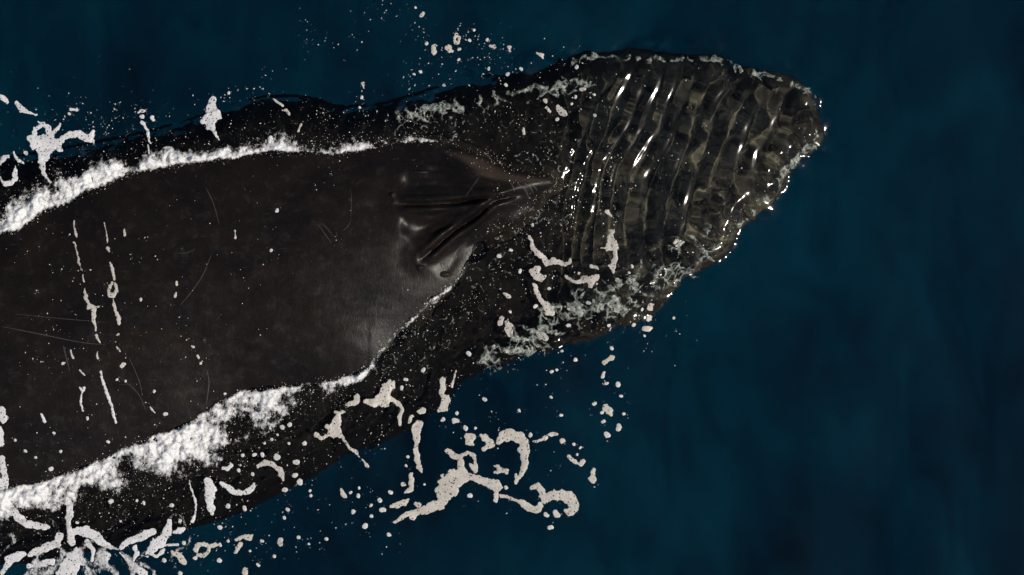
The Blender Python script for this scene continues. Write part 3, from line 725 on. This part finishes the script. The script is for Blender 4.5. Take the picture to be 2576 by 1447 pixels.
DOTS = '''
I|693,1027,17 672,965,15 740,912,14 617,1000,10 620,1067,13 502,1043,13 580,1130,19 733,1187,13 1255,937,16 1743,1060,15 1805,1052,20 1770,1140,16 540,885,9 488,915,10 535,935,12 230,935,11 225,905,9 62,900,15 62,1078,10 152,1203,13 217,1247,10 330,1212,14 286,1238,7 134,1265,7 37,1225,15 138,1297,6 390,1142,7 453,1120,7 275,1027,8 80,1025,10 715,1265,8 2050,880,8 2133,543,17 2207,500,19 2098,403,14 2053,345,12 2110,460,12 2240,412,10 2223,296,9 2203,224,17 2129,217,13 1928,65,14 1850,80,8 1842,8,10 1780,140,14 1808,128,9 1738,222,8 1772,305,10 1838,420,12 1568,392,10 1917,605,9 1962,628,9 1940,672,10 1770,775,7 1288,502,10 1222,500,16 1160,455,18 1077,448,13 1168,405,13 1145,530,7 1345,318,13 1390,395,8 1640,548,13 1430,632,8 1435,515,8 1700,993,13 1482,885,14 1487,1050,8 703,634,8 855,687,9 843,745,9 962,865,9 838,190,12 815,245,12 828,305,8 955,128,14 870,130,8 1245,25,14 190,600,16 148,718,11 160,845,18 130,805,14 78,740,8 20,690,18 35,780,14 90,600,10 48,498,13
F|478,205,12 650,630,11 615,733,16 1060,195,11 1060,300,9 1178,660,16 1403,1125,12 1382,905,12 1315,1035,14 1050,885,20 1170,912,20 938,850,17 980,835,12 1275,905,11 1217,877,11 1130,1225,15 290,925,14 500,878,18 370,590,15 200,465,16 298,415,13 858,605,13 1300,550,13 1275,600,14 775,1038,15 1110,1038,12 1115,1077,11 1645,975,12 156,1210,13 1665,1087,6 1318,985,11 1285,1008,10 1425,1190,6 1462,1253,6 1385,845,9 1460,828,9 1232,945,8 208,735,11 118,540,9 540,272,11 608,190,11
D|345,625,13 455,505,12 628,590,14 68,238,16 492,228,16 308,142,9 392,74,8 628,438,11 535,195,9 595,458,10 485,452,11 460,458,9 210,305,6 525,546,9 145,195,8 160,895,10 115,880,9 1012,370,7 797,530,8 808,545,7 1213,740,5 1255,808,6 1708,652,5 1748,995,9 940,1128,9 740,880,10 750,985,10 690,1085,8 1218,900,7 1265,928,8
B|2320,400,16 2342,412,11 2190,305,14 2130,323,11 2200,363,11 2148,408,16 2105,400,13 2228,397,10 2295,437,9 2240,447,8 2030,303,8 2110,352,8 2085,365,7 2040,497,15 1715,437,16 1868,482,10 1698,503,8 1685,325,10 1682,378,6 1638,270,11 1596,230,10 1604,76,14 1868,645,13 1732,637,12 1646,587,9 1865,575,8 2035,598,15 2025,632,7 2005,715,14 1648,722,18 1590,748,15 1548,770,8 1481,776,12 1559,703,8 1595,858,13 1537,898,14 1738,862,12 1887,855,18 2140,857,14 2338,690,17 2280,745,14 2530,745,16 2510,855,16 2455,810,11 1063,423,14 1016,503,9 1147,198,11 1260,183,9 1288,130,7 1090,128,6 1272,8,9 1354,36,9 1412,163,8 625,450,12 825,447,10 509,303,8 509,397,7 497,200,7 781,480,8 692,411,8 966,349,8 1063,915,11 1064,977,15 1043,1080,15 95,758,10 38,875,11 70,892,12 130,940,10 2175,580,11 2225,578,10 2295,577,9 2345,578,9 2400,1120,14 1945,795,8 2475,380,7 2487,448,10 2482,493,9 2453,580,7 2530,670,9 1860,1033,9 1720,1170,13 1300,1215,13 1215,1120,12 880,1130,11 1100,1165,10
A|697,390,15 650,415,13 637,445,13 600,485,9 830,287,12 912,380,14 935,470,9 935,520,12 1157,293,13 1150,345,14 1122,460,9 1355,337,10 1210,273,9 1560,635,10 1540,542,8 1865,622,10 362,347,12 558,450,9 1938,205,12 2302,180,15 2257,200,10 2478,138,13 2550,138,14 2245,265,13 2307,228,9 2388,155,9 2317,490,13 770,290,6 1060,575,8 1030,520,7 1080,530,6
G|700,155,14 908,512,14 620,505,13 498,458,10 530,540,8 785,520,10 613,820,10 365,718,11 477,949,11 538,1110,10 490,1250,10 1415,812,15 1800,987,11 1873,1215,13 2030,1430,12 1482,182,8 1565,877,7 1897,1203,8 2415,508,6 1865,1387,8 1312,403,7 330,1403,9 410,1437,10 650,1445,13 275,325,8 465,100,8 828,1205,7 1160,1235,10 1262,1395,10 805,655,7 960,757,6 1028,880,8 755,960,7
C|212,858,18 152,1258,17 840,362,11 806,1158,8 755,493,7 595,605,8
H|562,440,9 750,190,11 808,200,9 990,268,10 1065,410,13 993,480,8 935,338,7 345,535,10 697,590,9 805,560,8 1290,85,11 1445,280,10 1265,200,7 620,348,7 405,87,11 1192,47,6 390,650,13 328,765,13 1025,470,5 100,580,9 165,650,10 230,690,9 210,55,7 262,75,7 1256,1337,13 1412,1355,15 1415,1250,12 1660,1380,12 1762,1325,11 1160,1437,16 1055,1355,15 1410,1140,17 1572,1018,14 1590,970,8 1520,995,8 1465,1003,15 1362,1050,16 1830,898,13 1828,1078,11 1728,1192,8 1468,1230,10 1607,1290,9 1685,1228,11 1845,1020,9 1545,740,9 1532,775,11 1625,798,13 1103,998,16 1155,1098,12 925,985,13 715,975,15 880,970,10 496,1110,11 775,1100,10 1184,1240,13 1775,690,18 1745,575,12 1900,720,18 1636,673,13 1686,675,12 1560,680,10 1900,805,12 1920,850,14 1865,480,16 1815,497,13 1780,545,10 1700,600,9 1450,1135,7
'''
def patch_mesh(strokes, name, mat, step, seed, wob, thick=0.0035):
    """a floating foam film grown from brush strokes (x, y, r in picture units)"""
    P = np.array([p_ for s in strokes for p_ in s])
    pad = P[:, 2].max() * 1.4 + 3
    X, Y = np.meshgrid(np.arange(P[:, 0].min() - pad, P[:, 0].max() + pad, step), np.arange(P[:, 1].min() - pad, P[:, 1].max() + pad, step))
    F = np.full(X.shape, -99.0)
    X2 = X + wob * 2.2 * noise(X / 16, Y / 16, seed); Y2 = Y + wob * 2.2 * noise(X / 16, Y / 16, seed + 5)
    RM = 1 + 0.34 * noise(X / 15, Y / 15, seed + 21) + 0.12 * noise(X / 6, Y / 6, seed + 22) + (0.08 if P[:, 2].max() > 6 else 0)
    for s in strokes:
        if len(s) == 1: s = s * 2
        for (a, b, r0), (c, d, r1) in zip(s[:-1], s[1:]):
            dx, dy = c - a, d - b
            t_ = np.clip(((X2 - a) * dx + (Y2 - b) * dy) / (dx * dx + dy * dy + 1e-9), 0, 1)
            F = np.maximum(F, (r0 + (r1 - r0) * t_) * RM - np.hypot(X2 - a - t_ * dx, Y2 - b - t_ * dy))
    F = F + wob * (1.6 * noise(X / 8, Y / 8, seed + 9) + 0.8 * noise(X / 3.2, Y / 3.2, seed + 2))
    if F.max() <= 0: F = F - F.max() + 1
    qx, qy, f, T = clip_tris(X, Y, F)
    wx_, wy_ = q2w(qx, qy, 0.0)
    z = top_z(wx_, wy_); wx_, wy_ = q2w(qx, qy, z); z = top_z(wx_, wy_)
    h = 0.005 + thick * (1 - np.exp(-np.maximum(f, 0) / 2.5)) * (1 + 0.35 * noise(qx / 5, qy / 5, seed + 3))
    o = mesh_from(name, np.stack([wx_, wy_, z + h], -1), T[:, ::-1], mat)
    a_ = o.data.attributes.new('cover', 'FLOAT', 'POINT'); a_.data.foreach_set('value', np.clip(np.maximum(f, 0) / 4.0, 0, 1).astype(np.float32))
    return o

def to_q(fr, x, y, r):
    k, ox, oy = FR[fr]
    return (x * k + ox, y * k + oy, r * k)

PATCHES = []
CUT = (' below', ' above', ' beside', ' on ', ' over', ' at ', ' right', ' left', ' in ', ' between', ' along', ' curling', ' hanging', ' trailing', ' ending', ' lying', ' rising', ' falling', ' trickling', ' topping', ' touching', ' just', ' near', ' under', ' alone', ' highest', ' enclosed', ' past', ' among', ' directly', ' low', ', ', ' running', ' sprawling', ' standing', ' winding', ' spilling', ' directly', ' full', ' beneath', ' of the', ' from', ' with')
for i, line in enumerate(FOAM.strip().splitlines()):
    fr, lab, dat = line.split('|')
    strokes = [[to_q(fr, *map(float, p_.split(','))) for p_ in s.split()] for s in dat.split('/')]
    big = max(p_[2] for s in strokes for p_ in s)
    white = (fr == 'H' and any(w_ in lab for w_ in ('left', 'wash', 'claw', 'column', 'bar', 'mesh', 'knotted'))) or fr == 'A'
    o = patch_mesh(strokes, 'foam_patch', M_FOAM_W if white else M_FOAM, 1.0 if big < 7 else 1.5, 100 + i, 1.0 if big > 4 else 0.5)
    o['label'] = lab; o['category'] = 'foam patch'
    cut = min([lab.find(c) for c in CUT if lab.find(c) > 8] + [len(lab)])
    PATCHES.append((lab[:cut] if sum(l_.split('|')[1].startswith(lab[:cut] + ' ') for l_ in FOAM.strip().splitlines()) <= 1 else ' '.join(lab.split()[:7]).rstrip(' ,'), [p_ for s_ in strokes for p_ in s_]))

dots = []
for line in DOTS.strip().splitlines():
    fr, dat = line.split('|')
    for p_ in dat.split(): dots.append(to_q(fr, *map(float, p_.split(','))))
dots.sort(key=lambda a: -a[2])
REG = {'back': ('small pale foam fleck lying on the dry dark back of the whale', 'foam flecks on the back'),
       'head': ('small foam fleck floating over the submerged head in front of the blowhole', 'foam flecks over the head'),
       'flank': ('small foam fleck floating over the submerged flank of the whale', 'foam flecks over the flanks'),
       'upper': ('small foam fleck on the dark water above the whale in the picture', 'foam flecks above the whale'),
       'lowleft': ('small foam fleck on blue water below the whale, among the left scatter', 'foam flecks below the whale'),
       'lowright': ('small foam fleck on blue water below the head, in the right scatter', 'foam flecks below the head')}
def region(px, py):
    x, y = q2w(px, py)
    if DA(x, y) > -0.02: return 'back'
    if DB(x, y) > 0: return 'head' if px > 1180 else 'flank'
    if py < 700 - 0.22 * (px - 0) * 0.5 and py < 620: return 'upper'
    return 'lowright' if px > 1290 else 'lowleft'
N_THINGS = 172
FLECKS = []
for i, d in enumerate(dots[:N_THINGS]):
    a = rng.uniform(0, 6.28); e = rng.uniform(0.0, 0.5) * d[2]
    st = [(d[0] - e * math.cos(a), d[1] - e * math.sin(a), d[2] * 0.92), (d[0] + e * math.cos(a), d[1] + e * math.sin(a), d[2] * 0.80)]
    o = patch_mesh([st], 'foam_fleck', M_FOAM_S, 0.9, 500 + i, 0.45, 0.004)
    reg = region(d[0], d[1]); lab, grp = REG[reg]
    o['category'] = 'foam fleck'; o['group'] = grp
    # describe it by its size and by the named patch it lies nearest to
    best = min(PATCHES, key=lambda p_: min(math.hypot(d[0] - c[0], d[1] - c[1]) - c[2] for c in p_[1]))
    cen = min(best[1], key=lambda c: math.hypot(d[0] - c[0], d[1] - c[1]) - c[2])
    dist = math.hypot(d[0] - cen[0], d[1] - cen[1]) - cen[2]
    vx_, vy_ = d[0] - cen[0], d[1] - cen[1]
    way = ('right of' if vx_ > 0 else 'left of') if abs(vx_) > abs(vy_) else ('below' if vy_ > 0 else 'above')
    size = 'fairly large' if d[2] > 4.9 else 'small' if d[2] > 3.4 else 'tiny'
    shape = 'oval' if e / d[2] > 0.28 else 'round'
    FLECKS.append((o, (size, shape, way, best[0]), dist, lab))
by = {}
for f_ in FLECKS: by.setdefault(f_[1], []).append(f_)
for key, L_ in by.items():
    L_.sort(key=lambda f_: f_[2])
    size, shape, way, nm = key
    for n_, f_ in enumerate(L_):
        pre = '' if len(L_) == 1 else ('nearest ' if n_ == 0 else 'farthest ' if n_ == len(L_) - 1 else ('second nearest ', 'third nearest ', 'fourth nearest ')[n_ - 1] if n_ < 4 else None)
        f_[0]['label'] = f_[3] if pre is None else f'{pre}{size} {shape} foam fleck {way} the {nm}'

# ---- tiny specks, droplets and the churned wash: nobody could count them
ICO = None
def blobs(name, pos, rad, mat, flat=0.6):
    """many little eight-sided lumps in one object"""
    base = np.array([(1, 0, 0), (0, 1, 0), (-1, 0, 0), (0, -1, 0), (0, 0, 1), (0, 0, -1)], float)
    tri = np.array([(0, 1, 4), (1, 2, 4), (2, 3, 4), (3, 0, 4), (1, 0, 5), (2, 1, 5), (3, 2, 5), (0, 3, 5)])
    n = len(pos)
    ang = rng.uniform(0, 1.57, n); ca, sa = np.cos(ang), np.sin(ang)
    st = rng.uniform(0.6, 1.5, n)
    V = np.empty((n, 6, 3))
    bx_ = base[None, :, 0] * st[:, None]; by_ = base[None, :, 1] / st[:, None]
    V[:, :, 0] = (bx_ * ca[:, None] - by_ * sa[:, None]) * rad[:, None] + pos[:, 0:1]
    V[:, :, 1] = (bx_ * sa[:, None] + by_ * ca[:, None]) * rad[:, None] + pos[:, 1:2]
    V[:, :, 2] = base[None, :, 2] * rad[:, None] * flat + pos[:, 2:3]
    T = (tri[None] + (np.arange(n) * 6)[:, None, None]).reshape(-1, 3)
    return mesh_from(name, V.reshape(-1, 3), T, mat)
pq = [(d[0], d[1], d[2] * 0.85) for d in dots[N_THINGS:]]
allp = np.array([(d[0], d[1]) for d in dots])
for k in range(1500):
    c = allp[rng.integers(len(allp))]; s = rng.exponential(26)
    a = rng.uniform(0, 6.28)
    pq.append((c[0] + s * math.cos(a), c[1] + s * math.sin(a), min(0.45 + rng.exponential(0.42), 2.2)))
pq = np.array(pq)
x_, y_ = q2w(pq[:, 0], pq[:, 1]); z_ = top_z(x_, y_); x_, y_ = q2w(pq[:, 0], pq[:, 1], z_)
o = blobs('foam_specks', np.stack([x_, y_, z_ + 0.003], -1), pq[:, 2] / PPM, M_FOAM_S)
o['kind'] = 'stuff'; o['label'] = 'scatter of tiny foam specks on the water and the whale'

TOPW = ([-400, 0, 200, 350, 450, 600, 800, 950, 1040, 1085, 1110], [120, 100, 84, 74, 46, 56, 56, 48, 32, 18, 0])
BOTW = ([-400, 0, 200, 300, 400, 550, 650, 750, 830, 950, 1100, 1170, 1200], [120, 105, 125, 170, 200, 175, 125, 84, 48, 26, 16, 7, 0])
def band(x, y):
    px = x * PPM + 1288; py = 723.5 - y * PPM
    up = py < 880 - 0.31 * px
    return np.where(up, np.interp(px, *TOPW), np.interp(px, *BOTW)) / PPM, up, px, py
def wash_cover(x, y):
    w, up, px, py = band(x, y)
    s = -DA(x, y) + 0.035 * noise(x * 3.2, y * 3.2, 199)
    c = 1.0 - s / (w + 1e-3)
    lump = -0.10 + 0.62 * noise(x * 2.3, y * 2.3, 205) + 0.38 * fbm(x * 5.5, y * 5.5, 201, 3, 0.6)
    streak = 0.16 * noise(px / 13.0 + s * 3, s * 4.0, 211)
    f = c * 1.15 - 0.30 + lump + streak
    thin = sstep(840, 1000, px)
    f = f - 0.30 * thin + 0.16 * (~up) * sstep(760, 450, px) + 0.30 * up * sstep(900, 500, px)
    f = np.minimum(f, (s + 0.030 + 0.018 * noise(x * 12, y * 12, 231) + 0.012 * noise(x * 31, y * 31, 233)) * 22 - 0.25)
    f = np.where(w < 0.01, -9, f)
    return np.where(c < -0.9, -9, f)
def wash_piece(name, x0, x1, y0, y1, up_want, lab):
    X, Y = np.meshgrid(np.arange(x0, x1, 0.0115), np.arange(y0, y1, 0.0115))
    w, up, px, py = band(X, Y)
    F = np.where(up == up_want, wash_cover(X, Y), -9) + 0.45
    vx_, vy_, f, T = clip_tris(X, Y, F)
    cov = np.clip(f - 0.45, -0.45, 1.2)
    hgt = np.clip(cov, 0, 1)
    z = top_z(vx_, vy_) + 0.005 + 0.060 * hgt * (0.7 + 0.9 * fbm(vx_ * 7, vy_ * 7, 241, 4, 0.62)) + 0.006 * noise(vx_ * 26, vy_ * 26, 251) * hgt
    o = mesh_from(name, np.stack([vx_, vy_, z], -1), T, M_WASH)
    a_ = o.data.attributes.new('cover', 'FLOAT', 'POINT'); a_.data.foreach_set('value', cov.astype(np.float32))
    o['kind'] = 'stuff'; o['label'] = lab
wash_piece('churned_foam', -5.9, -0.6, 0.15, 2.2, True, 'bright churned foam running along the upper waterline of the whale')
wash_piece('churned_foam', -5.9, -0.2, -2.6, 0.3, False, 'thick white churned foam along the lower waterline of the whale')

def lace(name, x0, x1, y0, y1, dens, sd, lab, mat=None, gain=1.8, sc=1.0):
    X, Y = np.meshgrid(np.arange(x0, x1, 0.0115), np.arange(y0, y1, 0.0115))
    wx1 = sc * X + 0.10 * noise(X * 2.5 * sc, Y * 2.5 * sc, sd); wy1 = sc * Y + 0.10 * noise(X * 2.5 * sc, Y * 2.5 * sc, sd + 1)
    r = 1 - np.abs(noise(wx1 * 3.1, wy1 * 3.1, sd + 2)) * 3.2
    r = r + 0.35 * noise(X * 9, Y * 9, sd + 3) + 0.5 * noise(X * 1.6 * sc, Y * 1.6 * sc, sd + 4)
    F = r * 0.5 - 0.30 + dens(X, Y)
    vx_, vy_, f, T = clip_tris(X, Y, F)
    z = top_z(vx_, vy_) + 0.005 + 0.010 * np.minimum(f * 4, 1) * (1 + 0.5 * noise(vx_ * 20, vy_ * 20, sd))
    o = mesh_from(name, np.stack([vx_, vy_, z], -1), T, mat or M_WASH)
    a_ = o.data.attributes.new('cover', 'FLOAT', 'POINT'); a_.data.foreach_set('value', (np.clip(f * gain, 0, 0.6) - 0.15).astype(np.float32))
    o['kind'] = 'stuff'; o['label'] = lab
def dens_low(X, Y):
    px = X * PPM + 1288; py = 723.5 - Y * PPM
    return -1.2 + 1.12 * sstep(980, 480, px) * sstep(1190, 1300, py + 0.16 * px) + 0.20 * sstep(1270, 1380, py)
def dens_up(X, Y):
    px = X * PPM + 1288; s = -DA(X, Y)
    return -1.15 + 0.98 * sstep(470, 250, px) * sstep(0.1, 0.3, s) * sstep(0.85, 0.45, s)
lace('lacy_foam', -5.8, -1.9, -3.0, -1.6, dens_low, 400, 'lacy torn foam veils over the lower left flank and water')
lace('lacy_foam', -5.8, -3.0, 0.5, 2.0, dens_up, 430, 'torn foam shreds beyond the upper wash at the left')

def along(pts, half):
    def dens(X, Y):
        d, w_, s_ = seg(X, Y, pts)
        return -0.75 + 1.12 * np.exp(-(d * PPM / half) ** 2) * sstep(0, 0.08, w_) * sstep(1.0, 0.92, w_)
    return dens
lace('aerated_water_caustics', -1.3, 1.1, 1.5, 2.2, along([(960, 302), (1060, 285), (1180, 262), (1300, 240), (1420, 222), (1520, 200)], 28), 460, 'pale bubbly water streaming over the upper side of the head', M_AIR_CAUSTIC, 1.3, 2.0)
lace('aerated_water_caustics', -0.6, 2.4, -1.0, 0.9, along([(1170, 930), (1290, 868), (1400, 812), (1500, 765), (1620, 705), (1740, 640), (1840, 590)], 70), 470, 'pale greenish broken water and painted caustic lines along the lower side of the head', M_AIR_CAUSTIC, 1.3, 1.6)
lace('aerated_water_caustics', 0.1, 3.3, 1.2, 2.6, along([(1395, 172), (1500, 140), (1600, 146), (1700, 152), (1790, 152), (1880, 180), (1980, 208), (2035, 235), (2056, 300)], 16), 480, 'thin lip of water with painted glitter lines along the upper rim of the head', M_AIR_CAUSTIC, 1.5, 2.6)
lace('aerated_water_caustics', 1.9, 3.3, 0.3, 1.7, along([(2058, 300), (2058, 352), (2020, 385), (1975, 430), (1940, 485), (1890, 535), (1840, 580)], 16), 490, 'thin lip of water with painted glitter lines round the snout tip', M_AIR_CAUSTIC, 1.5, 2.6)

def dens_neck(X, Y):
    px = X * PPM + 1288; s = -DA(X, Y)
    a_ = sstep(0.01, 0.05, s) * sstep(1.0, 0.35, s) * sstep(0.0, 0.15, DB(X, Y))
    return -1.1 + 1.02 * a_ * sstep(700, 1000, px) * sstep(1620, 1450, px) + 0.10 * noise(X * 2, Y * 2, 520)
lace('aerated_water_caustics', -2.2, 1.4, -1.5, 2.2, dens_neck, 500, 'thin bubbly film with painted fine glints over the neck around the blowhole', M_AIR_CAUSTIC, 0.7, 3.4)

# droplets round the wash; over neck and rim they stand in for sun glints
n = 95000
x = rng.uniform(-5.5, 3.2, n); y = rng.uniform(-2.7, 2.6, n)
w, up, px, py = band(x, y)
s = -DA(x, y); db = DB(x, y)
pr = np.exp(-np.maximum(s, 0) / (w * 0.65 + 0.01)) * (s > -0.06) * (w > 0.02) * 0.9
pr = np.where(s < -0.02, pr * 0.25, pr)
neck = (db > 0.05) & (s > 0.02) & (px > 560)
pr = np.maximum(pr, np.where(neck, 0.30 * np.exp(-s / 0.65) * (0.25 + 4.5 * np.maximum(0, 0.15 + noise(x * 4.5, y * 4.5, 301)) ** 2 + 0.5 * noise(x * 2, y * 2, 302)), 0))
rim = (db > -0.02) & (db < 0.22) & (px > 1100) & (py > 300)
pr = np.maximum(pr, np.where(rim, 0.22 * (1 + noise(x * 3, y * 3, 303)), 0))
pr = np.maximum(pr, np.where((s > 0) & (s < 1.0) & (px < 760) & (py > 1150), 0.13 * np.maximum(0, 0.35 + noise(x * 3.2, y * 3.2, 305)), 0))
pr = np.maximum(pr, np.where((s > 0) & (s < 0.7) & (px < 430) & (py < 700), 0.16 * np.maximum(0, 0.4 + noise(x * 3.2, y * 3.2, 307)), 0))
pr = np.where(s < 0, np.maximum(pr, 0.010 * (px < 700)), pr)
pr = np.maximum(pr, 0.55 * np.exp(-np.abs(s - 0.02) / 0.045) * (px > 830) * (px < 1420) * (1 + noise(x * 4, y * 4, 309)))
pr = np.maximum(pr, np.where((s > 0) & (db > -0.1) & (py > 950) & (px < 1250), 0.11 * np.maximum(0, 0.6 + noise(x * 3.2, y * 3.2, 311)), 0))
for line in ([(1532, 430), (1545, 520), (1538, 600)], [(1500, 470), (1512, 540)], [(1440, 560), (1452, 620)], [(1395, 470), (1432, 530)], [(1350, 500), (1420, 470)], [(1255, 470), (1262, 500)], [(1040, 400), (1052, 420)], [(1460, 560), (1400, 600), (1350, 640)]):
    d_, _, _ = seg(x, y, line)
    pr = np.maximum(pr, 0.75 * np.exp(-(d_ * PPM / 7) ** 2))  # rows of drops laid out as sun glitter streaks
k = rng.uniform(0, 1, n) < pr
x, y = x[k], y[k]
r = (0.35 + rng.exponential(0.40, len(x))).clip(0.35, 2.3) / PPM
o = blobs('droplets_and_glints', np.stack([x, y, top_z(x, y) + r * 0.6 + np.where(band(x, y)[0] > 0.05, rng.uniform(0, 0.05, len(x)), 0.002)], -1), r, M_DROP_GLINT, 1.0)
o['kind'] = 'stuff'; o['label'] = 'droplets, bubbles and painted sun glints around the whale'
